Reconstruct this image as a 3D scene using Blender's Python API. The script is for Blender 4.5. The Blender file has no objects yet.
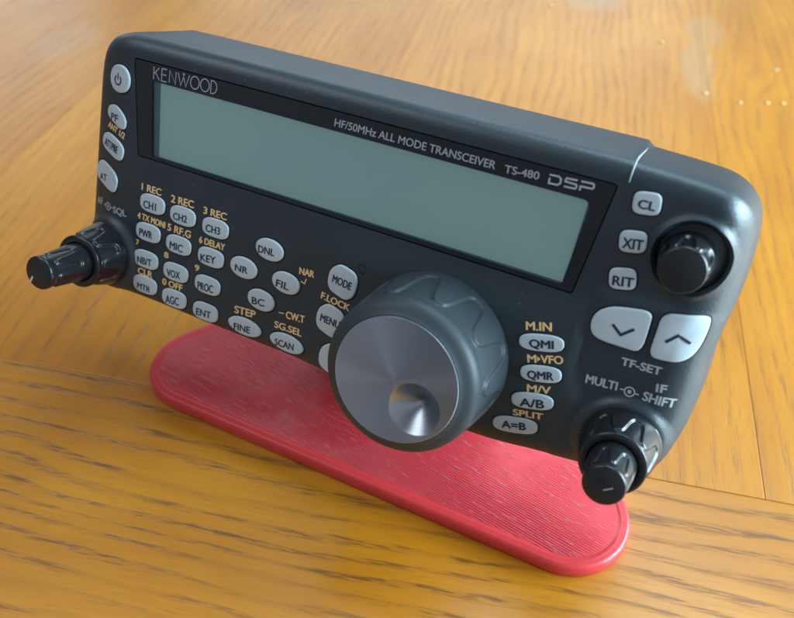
import bpy, bmesh, math, random
from mathutils import Vector, Matrix, noise
from mathutils.geometry import delaunay_2d_cdt
random.seed(4)
PI = math.pi
S = 0.01                       # one panel unit (about 1.1 mm) in Blender units
TAU = 0.388448                 # lean of the panel
H = 92.0                       # height of the panel's origin over the table top
sc = bpy.context.scene
COL = sc.collection
ct, st = math.cos(TAU), math.sin(TAU)

def W(x, y, z=0.0):            # panel coordinates (right, down, away) -> world
    return Vector((x, -y*st + z*ct, H - (y*ct + z*st)))*S
def WV(v):
    x, y, z = v
    return Vector((x, -y*st + z*ct, -(y*ct + z*st)))

# ------------------------------------------------------------------ camera
CR = [[0.894211, -0.180333, 0.409716], [0.309625, 0.910177, -0.275155], [-0.323294, 0.372904, 0.869726]]
CT = [-60.8899, -57.1698, 199.1207]
FPX = 792.44
cam = bpy.data.cameras.new('camera'); camo = bpy.data.objects.new('camera', cam); COL.objects.link(camo); sc.camera = camo
Rm = Matrix(CR)
cpos = -(Rm.transposed() @ Vector(CT))
right, down, fwd = WV(Rm[0]), WV(Rm[1]), WV(Rm[2])
M = Matrix.Identity(4)
for i, v in enumerate((right, -down, -fwd)):
    for j in range(3): M[j][i] = v[j]
M.translation = W(*cpos)
camo.matrix_world = M
cam.sensor_width = 36.0; cam.lens = 36.0*FPX/794.0
cam.clip_start = 0.02; cam.clip_end = 200
cam.dof.use_dof = True
cam.dof.focus_distance = 1.92
cam.dof.aperture_fstop = 1.7

# ------------------------------------------------------------------ light
wd = bpy.data.worlds.new('World'); sc.world = wd; wd.use_nodes = True
bg = wd.node_tree.nodes['Background']; bg.inputs[1].default_value = 0.34
wn, wl = wd.node_tree.nodes, wd.node_tree.links      # a dim room round the table: soft patches of wall and ceiling
wt = wn.new('ShaderNodeTexCoord'); wz = wn.new('ShaderNodeTexNoise'); wz.inputs['Scale'].default_value = 1.4; wz.inputs['Detail'].default_value = 2
wl.new(wt.outputs['Generated'], wz.inputs['Vector'])
wr = wn.new('ShaderNodeValToRGB'); wr.color_ramp.elements[0].position = 0.40; wr.color_ramp.elements[1].position = 0.60
wr.color_ramp.elements[0].color = (0.30, 0.32, 0.36, 1); wr.color_ramp.elements[1].color = (1.15, 1.25, 1.42, 1)
wl.new(wz.outputs[0], wr.inputs[0]); wl.new(wr.outputs[0], bg.inputs[0])
def area(name, loc, target, sx, sy, power, color, spread=180):
    l = bpy.data.lights.new(name, 'AREA'); l.shape = 'RECTANGLE'; l.size = sx; l.size_y = sy
    l.energy = power; l.color = color; l.spread = math.radians(spread)
    o = bpy.data.objects.new(name, l); COL.objects.link(o); o.location = loc
    o.rotation_euler = (Vector(target)-Vector(loc)).to_track_quat('-Z', 'Y').to_euler()
    return o
area('window_light', (7.5, 2.2, 2.7), (0.8, 0, 0.4), 7.0, 3.8, 2350, (0.62, 0.87, 1.0))
area('far_window_light', (-3.6, 10.5, 4.4), (0.3, 1.0, 0.2), 8.5, 4.6, 190, (0.82, 0.92, 1.0))
area('added_side_light', (-13.0, 8.5, 4.5), (0, 0.5, 0.2), 5.0, 4.0, 150, (0.82, 0.92, 1.0))  # extra lamp added for glare at the table's far left; no known window
area('ceiling_light', (1.5, 4.0, 9.0), (0.6, 0.2, 0.4), 5.0, 4.0, 520, (0.62, 0.86, 1.0))
area('room_light', (-4.5, -2.5, 8.5), (0.6, 0, 0.4), 5.0, 5.0, 240, (0.86, 0.93, 1.0))
sc.view_settings.view_transform = 'Standard'; sc.view_settings.look = 'None'
sc.view_settings.exposure = 0.0; sc.view_settings.gamma = 1.0
TEXTS = [
('1 REC',-1.9,28.6,6.4,1.8,0),
('2 REC',7.9,29.3,7.2,1.9,2),
('3 REC',18.3,29.5,7.1,1.8,1),
('CH1',-0.6,33.1,4.1,2.0,2),
('CH2',9.3,33.5,4.4,1.8,2),
('CH3',19.8,33.8,4.4,1.9,3),
('4 TX MONI',-2.7,36.7,9.2,1.7,-2),
('5 RF.G',7.4,37.2,7.5,1.9,-1),
('6 DELAY',17.8,37.6,8.0,1.7,1),
('PWR',-1.4,41.2,4.3,2.0,2),
('MIC',8.9,41.8,4.2,2.0,-0),
('7',-2.6,44.2,0.8,1.4,1),
('NB/T',-1.5,49.1,4.8,1.9,3),
('KEY',19.1,42.2,4.7,1.9,6),
('8',7.1,45.1,1.3,1.6,6),
('9',17.3,45.6,1.3,1.6,5),
('VOX',8.7,49.8,4.3,2.0,4),
('PROC',19.0,50.3,4.9,2.1,4),
('CLR',-1.4,52.4,4.9,1.8,1),
('MTR',-1.0,56.4,4.4,1.6,-2),
('0 OFF',7.1,52.9,6.6,1.8,0),
('AGC',9.0,57.6,4.4,2.2,6),
('ENT',19.3,57.7,4.7,1.9,4),
('DNL',36.2,34.5,4.7,1.8,3),
('NR',30.0,41.4,3.8,1.7,2),
('FIL',42.5,41.7,3.7,1.8,-1),
('NAR',48.4,36.7,4.3,1.7,5),
('BC',36.2,48.7,3.8,1.8,5),
('STEP',31.0,53.3,6.4,2.0,5),
('FINE',31.7,57.8,5.0,1.8,5),
('SCAN',44.5,57.8,5.7,1.8,4),
('CW.T',46.4,49.6,5.5,1.9,6),
('SG.SEL',43.4,53.2,8.2,1.8,2),
('MODE',58.3,35.2,5.3,1.9,-5),
('F.LOCK',55.6,40.7,8.3,1.7,-4),
('MENU',56.7,46.2,5.6,1.9,-2),
('M.IN',106.9,31.1,5.6,1.9,16),
('QMI',108.7,34.9,5.3,1.8,15),
('M>VFO',109.1,38.5,7.8,1.8,17),
('QMR',110.1,42.2,5.8,1.8,16),
('M/V',110.7,45.6,5.3,1.7,14),
('A/B',110.1,49.4,5.5,1.9,15),
('SPLIT',109.0,52.3,6.9,1.5,12),
('A=B',107.4,55.9,5.6,1.7,15),
('CL',122.0,-0.9,3.3,1.7,3),
('XIT',121.4,7.5,4.0,2.1,8),
('RIT',121.7,15.9,4.2,2.0,10),
('TF-SET',128.2,32.1,8.3,1.7,4),
('MULTI',122.3,38.7,6.7,1.9,5),
('SHIFT',134.6,38.2,6.7,2.0,1),
('IF',136.7,35.4,2.1,1.8,9),
('AF',-19.2,37.4,2.7,1.8,6),
('SQL',-11.5,37.8,4.9,1.8,3),
('ANT 1/2',-16.3,15.7,7.2,1.8,-14),
('PF',-14.5,12.6,2.8,1.8,-3),
('ATT/PRE',-16.7,19.9,5.5,2.0,-12),
('AT',-18.7,30.0,3.4,1.8,6),
('KENWOOD',-0.6,-0.7,19.4,3.2,2),
('HF/50MHz ALL MODE TRANSCEIVER',51.8,-1.0,39.4,1.7,-0),
('TS-480',93.4,-0.9,7.6,1.6,3),
('DSP',103.1,-1.0,9.6,1.8,5),
]
# ------------------------------------------------------------------ materials
def mat(name, color, rough=0.5, metallic=0.0, spec=0.5, **kw):
    m = bpy.data.materials.new(name); m.use_nodes = True
    b = m.node_tree.nodes['Principled BSDF']
    b.inputs['Base Color'].default_value = (*color, 1); b.inputs['Roughness'].default_value = rough
    b.inputs['Metallic'].default_value = metallic; b.inputs['Specular IOR Level'].default_value = spec
    for k, v in kw.items(): b.inputs[k].default_value = v
    return m
def nodes(m): return m.node_tree.nodes, m.node_tree.links, m.node_tree.nodes['Principled BSDF']
def ramp(n, stops):
    r = n.new('ShaderNodeValToRGB'); e = r.color_ramp.elements
    while len(e) < len(stops): e.new(0.5)
    for el, (p, c) in zip(e, stops):
        el.position = p; el.color = c if len(c) == 4 else (*c, 1)
    return r
def noise_tex(n, l, vec, scale, detail=3, rough=0.55, dist=0.0):
    t = n.new('ShaderNodeTexNoise'); t.inputs['Scale'].default_value = scale; t.inputs['Detail'].default_value = detail
    t.inputs['Roughness'].default_value = rough; t.inputs['Distortion'].default_value = dist
    if vec is not None: l.new(vec, t.inputs['Vector'])
    return t
def mathn(n, l, op, a, b=None, c=None):
    k = n.new('ShaderNodeMath'); k.operation = op
    for i, v in enumerate((a, b, c)):
        if v is None: continue
        if isinstance(v, (int, float)): k.inputs[i].default_value = v
        else: l.new(v, k.inputs[i])
    return k.outputs[0]
def mixc(n, l, fac, a, b, blend='MIX'):
    k = n.new('ShaderNodeMix'); k.data_type = 'RGBA'; k.blend_type = blend
    for i, v in ((0, fac), (6, a), (7, b)):
        if isinstance(v, (int, float)): k.inputs[i].default_value = v
        elif isinstance(v, tuple): k.inputs[i].default_value = (*v, 1)
        else: l.new(v, k.inputs[i])
    return k.outputs[2]
def grain_bump(m, scale, strength, dist=0.002, rough_var=0.0, detail=3):
    n, l, b = nodes(m)
    tc = n.new('ShaderNodeTexCoord')
    t = noise_tex(n, l, tc.outputs['Object'], scale, detail)
    bp = n.new('ShaderNodeBump'); bp.inputs['Strength'].default_value = strength; bp.inputs['Distance'].default_value = dist
    l.new(t.outputs[0], bp.inputs['Height']); l.new(bp.outputs[0], b.inputs['Normal'])
    if rough_var:
        t2 = noise_tex(n, l, tc.outputs['Object'], 6.0, 5, 0.65)
        r0 = b.inputs['Roughness'].default_value
        l.new(mathn(n, l, 'MULTIPLY_ADD', t2.outputs[0], rough_var*2, r0-rough_var), b.inputs['Roughness'])
    return m

M_body = grain_bump(mat('charcoal_plastic', (0.014, 0.029, 0.039), 0.43, 0, 0.7), 190, 0.40, 0.0016, 0.10)
# a little dust lying on the plastic
n, l, b = nodes(M_body)
tc = n.new('ShaderNodeTexCoord')
tn = noise_tex(n, l, tc.outputs['Object'], 95, 2, 0.5)
tm = noise_tex(n, l, tc.outputs['Object'], 4.5, 3, 0.6)
sp = ramp(n, [(0.70, (0, 0, 0)), (0.76, (1, 1, 1))]); l.new(tn.outputs[0], sp.inputs[0])
sm_ = ramp(n, [(0.46, (0, 0, 0)), (0.70, (1, 1, 1))]); l.new(tm.outputs[0], sm_.inputs[0])
dust = mathn(n, l, 'MULTIPLY', mathn(n, l, 'MULTIPLY', sp.outputs[0], sm_.outputs[0]), 0.35)
c1 = mixc(n, l, mathn(n, l, 'MULTIPLY', sm_.outputs[0], 0.08), (0.014, 0.029, 0.039), (0.10, 0.11, 0.12))
l.new(mixc(n, l, dust, c1, (0.30, 0.32, 0.33)), b.inputs['Base Color'])
M_seam_highlight = mat('painted_seam_highlight', (0.30, 0.36, 0.38), 0.3)
M_slot_shade = mat('slot_and_shade_black', (0.008, 0.009, 0.010), 0.7)
M_frame = grain_bump(mat('smoked_window_border', (0.016, 0.020, 0.024), 0.22, 0, 0.5), 30, 0.02, 0.001)
M_btn = grain_bump(mat('pale_button_plastic', (0.54, 0.64, 0.70), 0.42), 120, 0.05, 0.001)
M_ink = mat('dark_button_print', (0.015, 0.035, 0.06), 0.5)
M_amber = mat('amber_print', (0.92, 0.63, 0.29), 0.55)
M_grey = mat('grey_print', (0.42, 0.46, 0.49), 0.55)
M_logo = mat('silver_print', (0.36, 0.41, 0.45), 0.4)
M_rubber = grain_bump(mat('soft_grey_rubber', (0.031, 0.043, 0.051), 0.52, 0, 0.5), 150, 0.12, 0.001, 0.06)
M_gloss = grain_bump(mat('glossy_black_plastic', (0.010, 0.012, 0.014), 0.26, 0, 0.55), 60, 0.03, 0.001, 0.05)
M_tip = mat('matt_black_cap', (0.014, 0.016, 0.019), 0.38)
M_white = mat('white_mark', (0.62, 0.66, 0.68), 0.5)

def metal(name, color, rough, aniso):
    m = mat(name, color, rough, 1.0, 0.5)
    n, l, b = nodes(m)
    b.inputs['Anisotropic'].default_value = aniso
    tg = n.new('ShaderNodeTangent'); tg.direction_type = 'RADIAL'; tg.axis = 'Y'
    l.new(tg.outputs[0], b.inputs['Tangent'])
    tc = n.new('ShaderNodeTexCoord')                       # lathe rings
    vl = n.new('ShaderNodeVectorMath'); vl.operation = 'MULTIPLY'; vl.inputs[1].default_value = (1, 0, 1)
    l.new(tc.outputs['Object'], vl.inputs[0])
    ln = n.new('ShaderNodeVectorMath'); ln.operation = 'LENGTH'; l.new(vl.outputs[0], ln.inputs[0])
    t = n.new('ShaderNodeTexNoise'); t.noise_dimensions = '1D'; t.inputs['Scale'].default_value = 900; t.inputs['Detail'].default_value = 2
    l.new(ln.outputs['Value'], t.inputs['W'])
    l.new(mathn(n, l, 'MULTIPLY_ADD', t.outputs[0], 0.06, rough-0.03), b.inputs['Roughness'])
    l.new(mixc(n, l, t.outputs[0], tuple(c*0.96 for c in color), tuple(min(1, c*1.03) for c in color)), b.inputs['Base Color'])
    return m
M_disc = metal('spun_aluminium', (0.42, 0.48, 0.56), 0.26, 0.93)
M_dimple = metal('turned_aluminium', (0.38, 0.41, 0.45), 0.27, 0.75)

# liquid crystal display: grey-green sheet with faint pixel grid
M_lcd = mat('grey_green_lcd', (0.25, 0.46, 0.46), 0.55, 0, 0.3)
n, l, b = nodes(M_lcd)
tc = n.new('ShaderNodeTexCoord')
tb = noise_tex(n, l, tc.outputs['Object'], 2.2, 2, 0.5)
l.new(mixc(n, l, tb.outputs[0], (0.54, 0.78, 0.76), (0.66, 0.87, 0.82)), b.inputs['Base Color'])
b.inputs['Emission Color'].default_value = (0.42, 0.75, 0.72, 1); b.inputs['Emission Strength'].default_value = 0.07  # faint glow added to lift the display's brightness
M_lcdm = mat('lcd_edge', (0.20, 0.38, 0.40), 0.5, 0, 0.3)
# clear cover
M_glass = bpy.data.materials.new('clear_window'); M_glass.use_nodes = True
n = M_glass.node_tree.nodes; l = M_glass.node_tree.links
n.remove(n['Principled BSDF'])
tr = n.new('ShaderNodeBsdfTransparent'); gl = n.new('ShaderNodeBsdfGlossy'); gl.inputs['Roughness'].default_value = 0.12
fr = n.new('ShaderNodeFresnel'); fr.inputs['IOR'].default_value = 1.45
tcg = n.new('ShaderNodeTexCoord'); ng = noise_tex(n, l, tcg.outputs['Object'], 3.0, 3)
bpg = n.new('ShaderNodeBump'); bpg.inputs['Strength'].default_value = 0.05; bpg.inputs['Distance'].default_value = 0.01
l.new(ng.outputs[0], bpg.inputs['Height']); l.new(bpg.outputs[0], gl.inputs['Normal'])
mx = n.new('ShaderNodeMixShader'); l.new(fr.outputs[0], mx.inputs[0]); l.new(tr.outputs[0], mx.inputs[1]); l.new(gl.outputs[0], mx.inputs[2])
l.new(mx.outputs[0], n['Material Output'].inputs['Surface'])

def wood(name, seed, patches=(), pore_amount=0.70):
    m = mat(name, (0.45, 0.24, 0.05), 0.33, 0, 0.5)
    n, l, b = nodes(m)
    tc = n.new('ShaderNodeTexCoord')
    def mp(sx, sy, off=0.0):
        k = n.new('ShaderNodeMapping'); k.inputs['Scale'].default_value = (sx, sy, 1.0)
        k.inputs['Location'].default_value = (seed*3.1+off, seed*1.7+off*0.6, seed*0.37)
        l.new(tc.outputs['Object'], k.inputs['Vector']); return k.outputs[0]
    # growth lines: bands running along local x, warped slowly
    wx = noise_tex(n, l, mp(0.35, 1.3), 1.0, 3, 0.5)
    sep = n.new('ShaderNodeSeparateXYZ'); l.new(tc.outputs['Object'], sep.inputs[0])
    yy = mathn(n, l, 'ADD', mathn(n, l, 'MULTIPLY', sep.outputs[1], 17.0), mathn(n, l, 'MULTIPLY', wx.outputs[0], 9.0))
    fx = noise_tex(n, l, mp(3.0, 11.0, 2.0), 1.0, 2, 0.5)
    yy = mathn(n, l, 'ADD', yy, mathn(n, l, 'MULTIPLY', fx.outputs[0], 0.5))
    saw = mathn(n, l, 'FRACT', yy)
    band = ramp(n, [(0.0, (0, 0, 0)), (0.50, (0.02, 0.02, 0.02)), (0.80, (1, 1, 1)), (0.90, (0.9, 0.9, 0.9)), (1.0, (0, 0, 0))]); l.new(saw, band.inputs[0])
    # pores: short dark dashes sitting in the growth lines
    d1 = noise_tex(n, l, mp(10.0, 150.0, 1.0), 1.0, 4, 0.68)
    dash = ramp(n, [(0.49, (0, 0, 0)), (0.55, (1, 1, 1))]); l.new(d1.outputs[0], dash.inputs[0])
    d2 = noise_tex(n, l, mp(2.3, 9.0, 5.0), 1.0, 2, 0.5)
    gate = ramp(n, [(0.36, (0.0, 0.0, 0.0)), (0.52, (1, 1, 1))]); l.new(d2.outputs[0], gate.inputs[0])
    pore = mathn(n, l, 'MULTIPLY', mathn(n, l, 'MULTIPLY', band.outputs[0], dash.outputs[0]), gate.outputs[0])
    d3 = noise_tex(n, l, mp(16.0, 210.0, 7.0), 1.0, 3, 0.6)
    fine = ramp(n, [(0.55, (0, 0, 0)), (0.72, (1, 1, 1))]); l.new(d3.outputs[0], fine.inputs[0])
    t1 = noise_tex(n, l, mp(0.8, 2.4, 9.0), 1.0, 4, 0.6)
    t2 = noise_tex(n, l, mp(1.2, 26.0, 4.0), 1.0, 3, 0.6)
    rt = ramp(n, [(0.30, (0, 0, 0)), (0.70, (1, 1, 1))]); l.new(t1.outputs[0], rt.inputs[0])
    base = mixc(n, l, rt.outputs[0], WOOD_A, WOOD_B)
    r2 = ramp(n, [(0.35, (0, 0, 0)), (0.7, (1, 1, 1))]); l.new(t2.outputs[0], r2.inputs[0])
    base = mixc(n, l, mathn(n, l, 'MULTIPLY', r2.outputs[0], 0.35), base, WOOD_C)
    base = mixc(n, l, mathn(n, l, 'MULTIPLY', band.outputs[0], pore_amount*0.36), base, WOOD_D)
    base = mixc(n, l, mathn(n, l, 'MULTIPLY', fine.outputs[0], 0.40), base, WOOD_D)
    base = mixc(n, l, mathn(n, l, 'MULTIPLY', pore, pore_amount), base, WOOD_E)
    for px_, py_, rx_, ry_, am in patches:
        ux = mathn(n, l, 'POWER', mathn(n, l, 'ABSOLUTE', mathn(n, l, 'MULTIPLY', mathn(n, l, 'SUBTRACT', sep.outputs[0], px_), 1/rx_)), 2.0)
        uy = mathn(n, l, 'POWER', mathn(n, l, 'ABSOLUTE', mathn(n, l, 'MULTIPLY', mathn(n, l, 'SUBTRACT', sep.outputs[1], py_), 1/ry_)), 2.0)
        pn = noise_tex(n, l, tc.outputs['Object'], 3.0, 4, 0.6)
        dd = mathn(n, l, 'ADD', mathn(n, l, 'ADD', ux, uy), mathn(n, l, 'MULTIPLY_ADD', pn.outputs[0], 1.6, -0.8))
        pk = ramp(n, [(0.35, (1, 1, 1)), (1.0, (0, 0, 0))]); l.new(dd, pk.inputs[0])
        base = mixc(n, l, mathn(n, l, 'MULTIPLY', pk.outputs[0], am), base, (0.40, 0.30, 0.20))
    l.new(base, b.inputs['Base Color'])
    rr = noise_tex(n, l, tc.outputs['Object'], 1.3, 5, 0.6)
    l.new(mathn(n, l, 'MULTIPLY_ADD', rr.outputs[0], 0.20, 0.26), b.inputs['Roughness'])
    bp = n.new('ShaderNodeBump'); bp.inputs['Strength'].default_value = 0.25; bp.inputs['Distance'].default_value = 0.004
    hh = mathn(n, l, 'ADD', mathn(n, l, 'MULTIPLY', pore, -1.0), mathn(n, l, 'MULTIPLY', d3.outputs[0], 0.25))
    l.new(hh, bp.inputs['Height']); l.new(bp.outputs[0], b.inputs['Normal'])
    b.inputs['Coat Weight'].default_value = 0.4; b.inputs['Coat Roughness'].default_value = 0.32
    return m
WOOD_A = (0.42, 0.140, 0.003); WOOD_B = (0.60, 0.235, 0.008); WOOD_C = (0.36, 0.120, 0.004); WOOD_D = (0.26, 0.085, 0.006); WOOD_E = (0.085, 0.032, 0.009)

def red_plastic():
    m = mat('red_printed_plastic', (0.66, 0.046, 0.050), 0.36, 0, 0.5)
    n, l, b = nodes(m)
    tc = n.new('ShaderNodeTexCoord')
    k = n.new('ShaderNodeMapping'); k.inputs['Rotation'].default_value = (0, 0, math.radians(9)); l.new(tc.outputs['Object'], k.inputs['Vector'])
    return m, n, l, b, tc, k
M_red, n, l, b, tc, k = red_plastic()                    # plain walls: fine horizontal layer lines
sz = n.new('ShaderNodeSeparateXYZ'); l.new(tc.outputs['Object'], sz.inputs[0])
lay = mathn(n, l, 'SINE', mathn(n, l, 'MULTIPLY', sz.outputs[2], 2*PI/0.006))
bp = n.new('ShaderNodeBump'); bp.inputs['Strength'].default_value = 0.18; bp.inputs['Distance'].default_value = 0.0012
nn = noise_tex(n, l, tc.outputs['Object'], 40, 3)
l.new(mathn(n, l, 'MULTIPLY_ADD', nn.outputs[0], 4.0, lay), bp.inputs['Height']); l.new(bp.outputs[0], b.inputs['Normal'])
M_red_top, n, l, b, tc, k = red_plastic()                # top skin: ridged infill lines, gaps and stray threads
sx = n.new('ShaderNodeSeparateXYZ'); l.new(k.outputs[0], sx.inputs[0])
wob = noise_tex(n, l, tc.outputs['Object'], 9, 2)
ln_ = mathn(n, l, 'SINE', mathn(n, l, 'ADD', mathn(n, l, 'MULTIPLY', sx.outputs[1], 2*PI/0.0072), mathn(n, l, 'MULTIPLY', wob.outputs[0], 1.5)))
k2 = n.new('ShaderNodeMapping'); k2.inputs['Scale'].default_value = (15.0, 120.0, 1); l.new(k.outputs[0], k2.inputs['Vector'])
st1 = noise_tex(n, l, k2.outputs[0], 1.0, 4, 0.62, 0.25)
streak = ramp(n, [(0.56, (0, 0, 0)), (0.66, (1, 1, 1))]); l.new(st1.outputs[0], streak.inputs[0])
gp = ramp(n, [(0.26, (1, 1, 1)), (0.36, (0, 0, 0))]); l.new(st1.outputs[0], gp.inputs[0])
patch = noise_tex(n, l, tc.outputs['Object'], 5, 3)
pr = ramp(n, [(0.40, (0.25, 0.25, 0.25)), (0.62, (1, 1, 1))]); l.new(patch.outputs[0], pr.inputs[0])
hh = mathn(n, l, 'ADD', mathn(n, l, 'MULTIPLY', mathn(n, l, 'MULTIPLY', ln_, 0.22), pr.outputs[0]),
           mathn(n, l, 'ADD', mathn(n, l, 'MULTIPLY', mathn(n, l, 'MULTIPLY', streak.outputs[0], pr.outputs[0]), 0.75), mathn(n, l, 'MULTIPLY', gp.outputs[0], -0.25)))
bp = n.new('ShaderNodeBump'); bp.inputs['Strength'].default_value = 0.9; bp.inputs['Distance'].default_value = 0.0032
l.new(hh, bp.inputs['Height']); l.new(bp.outputs[0], b.inputs['Normal'])
c_ = mixc(n, l, mathn(n, l, 'MULTIPLY', streak.outputs[0], 0.22), (0.62, 0.045, 0.058), (0.86, 0.36, 0.36))
l.new(mixc(n, l, mathn(n, l, 'MULTIPLY', gp.outputs[0], 0.06), c_, (0.42, 0.015, 0.03)), b.inputs['Base Color'])
b.inputs['Roughness'].default_value = 0.34

# ------------------------------------------------------------------ helpers
def link(name, me, mats, parent=None, smooth=True, loc=None):
    o = bpy.data.objects.new(name, me); COL.objects.link(o)
    for m in (mats if isinstance(mats, (list, tuple)) else [mats]): me.materials.append(m)
    if smooth:
        for p in me.polygons: p.use_smooth = True
    if parent is not None: o.parent = parent
    if loc is not None: o.location = loc
    return o
def mesh(name, verts, faces, idx=None, merge=0.0, sharp=None):
    me = bpy.data.meshes.new(name); me.from_pydata([tuple(v) for v in verts], [], faces)
    if idx:
        for p, i in zip(me.polygons, idx): p.material_index = i
    bm = bmesh.new(); bm.from_mesh(me)
    if merge: bmesh.ops.remove_doubles(bm, verts=bm.verts, dist=merge)
    bmesh.ops.recalc_face_normals(bm, faces=bm.faces)
    bm.to_mesh(me); bm.free()
    if sharp is not None:
        for p in me.polygons: p.use_smooth = True
        me.set_sharp_from_angle(angle=math.radians(sharp))
    return me
def empty(name, loc, rot=(0, 0, 0)):
    o = bpy.data.objects.new(name, None); COL.objects.link(o); o.location = loc; o.rotation_euler = rot
    o.empty_display_size = 0.1
    return o
def tag(o, label, cat, group=None):
    o['label'] = label; o['category'] = cat
    if group: o['group'] = group

BX, BY, BZ = 61.0, 60.0, 11.0
def P(x, y, z=0.0): return Vector((x-BX, z-BZ, BY-y))*S          # panel coordinates -> the panel's own frame
def sstep(a, b_, x):
    t = min(1, max(0, (x-a)/(b_-a))); return t*t*(3-2*t)

# ------------------------------------------------------------------ the setting: table top
SEAM = math.radians(13.8)
table = empty('wooden_table', W(0, 0, 0)*0 + Vector((-0.553, -0.364, 0)), (0, 0, SEAM))
tag(table, 'golden oak tabletop of long grained boards under the red stand', 'table')
GREY_PATCHES = [((-206, -155), 0.28, 0.18, 0.2), ((104, -283), 0.42, 0.10, 0.28), ((99, -330), 0.25, 0.14, 0.22), ((30, -345), 0.2, 0.2, 0.3)]  # soft greyish ovals mixed into the board colour
def board(x0, x1, y0, y1, seed, rot):
    cx, cy = (x0+x1)/2, (y0+y1)/2; hx, hy, bz = (x1-x0)/2, (y1-y0)/2, 0.35
    if rot: hx, hy = hy, hx
    e = 0.0022
    pat = []
    for (X, F), rl, rw, am in GREY_PATCHES:
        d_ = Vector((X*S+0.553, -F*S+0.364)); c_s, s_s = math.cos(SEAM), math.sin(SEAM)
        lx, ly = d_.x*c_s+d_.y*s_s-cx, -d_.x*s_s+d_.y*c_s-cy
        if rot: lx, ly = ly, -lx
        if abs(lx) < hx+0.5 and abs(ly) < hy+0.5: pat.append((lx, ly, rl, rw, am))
    v = []; f = []
    rings = [(0, -bz), (0, -e), (e*0.3, -e*0.3), (e, 0)]
    for d, z in rings:
        for sx_, sy_ in ((-1, -1), (1, -1), (1, 1), (-1, 1)): v.append((sx_*(hx-d), sy_*(hy-d), z))
    for r in range(3):
        for i in range(4):
            j = (i+1) % 4; f.append((r*4+i, r*4+j, r*4+4+j, r*4+4+i))
    f.append((12, 13, 14, 15)); f.append((3, 2, 1, 0))
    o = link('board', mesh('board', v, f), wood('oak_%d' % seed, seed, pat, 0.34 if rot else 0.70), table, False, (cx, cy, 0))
    if rot: o.rotation_euler = (0, 0, PI/2)
    return o
board(-7.0, 9.0, -1.6, -0.0006, 1, False)
xs = [-7.0, -5.2, -3.55, -2.1, -0.62, 0.78, 2.35, 3.9, 5.6, 9.0]
for i in range(len(xs)-1): board(xs[i]+0.0003, xs[i+1]-0.0003, 0.0006, 8.0, 2+i, True)
M_fleck = mat('pale_fleck', (0.72, 0.52, 0.26), 0.5)  # small pale flattened flecks lying on the boards
flecks = [((9, -326), 3.2, 'pale crumb lying alone by the far edge of the table, leftmost of the crumbs'), ((80, -305), 2.6, 'pale crumb on the table left of the long grey patch'),
          ((113, -255), 2.4, 'pale crumb at the near end of the long grey patch on the table'), ((130, -253), 2.4, 'pale crumb, leftmost of the row of three near the right edge of the table'),
          ((142, -259), 2.6, 'pale crumb, middle one of the row of three near the right edge of the table'), ((149, -262), 2.2, 'pale crumb, rightmost of the row of three near the right edge of the table'),
          ((141, -299), 2.6, 'pale crumb lying farther back on the table beyond the row of three')]
for (X, F), r, lab in flecks:
    bm = bmesh.new(); bmesh.ops.create_icosphere(bm, subdivisions=2, radius=r*S*0.55)
    for v in bm.verts:
        q = v.co/(r*S)
        v.co *= 1 + 0.35*noise.noise(q*1.3+Vector((X, F, 0)))
        v.co.z *= 0.28; v.co.x *= 1.25
        v.co *= 0.75 + 0.5*noise.noise(q*2.1+Vector((F, X, 3)))
    me = bpy.data.meshes.new('fleck'); bm.to_mesh(me); bm.free()
    o = link('fleck', me, M_fleck, None, True, (X*S, -F*S, 0.12*r*S)); tag(o, lab, 'fleck', 'pale crumbs on the table')

# ------------------------------------------------------------------ red printed stand
stand = empty('printed_stand', (0.66, 0.10, 0.0))
tag(stand, 'red 3d printed stand with a flat rounded foot lying on the oak table', 'stand')
def rounded(poly, radii, seg=14):
    out = []
    N = len(poly)
    for i in range(N):
        p0, p1, p2 = Vector(poly[i-1]), Vector(poly[i]), Vector(poly[(i+1) % N])
        a = (p0-p1).normalized(); c = (p2-p1).normalized(); ang = a.angle(c)
        r = radii[i]; d = min(r/math.tan(ang/2), (p0-p1).length*0.49, (p2-p1).length*0.49); r = d*math.tan(ang/2)
        ce = p1 + (a+c).normalized()*(r/math.sin(ang/2))
        s_, e_ = p1+a*d-ce, p1+c*d-ce
        a0 = math.atan2(s_.y, s_.x); da = math.atan2(e_.y, e_.x)-a0
        while da > PI: da -= 2*PI
        while da < -PI: da += 2*PI
        for k_ in range(seg+1):
            t = a0+da*k_/seg; out.append(ce+Vector((math.cos(t), math.sin(t)))*r)
    return out
def inset(poly, d):
    N = len(poly); out = []
    ar = sum(poly[i].x*poly[(i+1) % N].y-poly[(i+1) % N].x*poly[i].y for i in range(N))
    sg = 1 if ar > 0 else -1
    for i in range(N):
        a, b_, c = poly[i-1], poly[i], poly[(i+1) % N]
        n1 = Vector((-(b_-a).y, (b_-a).x)); n2 = Vector((-(c-b_).y, (c-b_).x))
        nn_ = (n1.normalized() if n1.length > 1e-9 else Vector((0, 0)))+(n2.normalized() if n2.length > 1e-9 else Vector((0, 0)))
        out.append(b_+nn_.normalized()*d*sg)
    return out
FX = 66.4
def foot_poly():     # world x, y (panel units); front edge towards the viewer at y=-28
    pts = [(-22.5, -28.5), (155.5, -28.5), (111, 42), (22, 42)]
    return rounded([(x-66, y-10) for x, y in pts], [16.5, 16.5, 14, 14], 20)
fp = foot_poly()
rings = [(0.35, 0.0), (0.0, 0.5), (0.0, 3.3), (0.45, 4.15), (1.1, 4.4), (1.5, 4.32), (1.9, 4.45), (2.7, 4.45), (3.0, 4.28), (3.3, 4.4)]
v = []; f = []; mi = []
N = len(fp)
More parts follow.
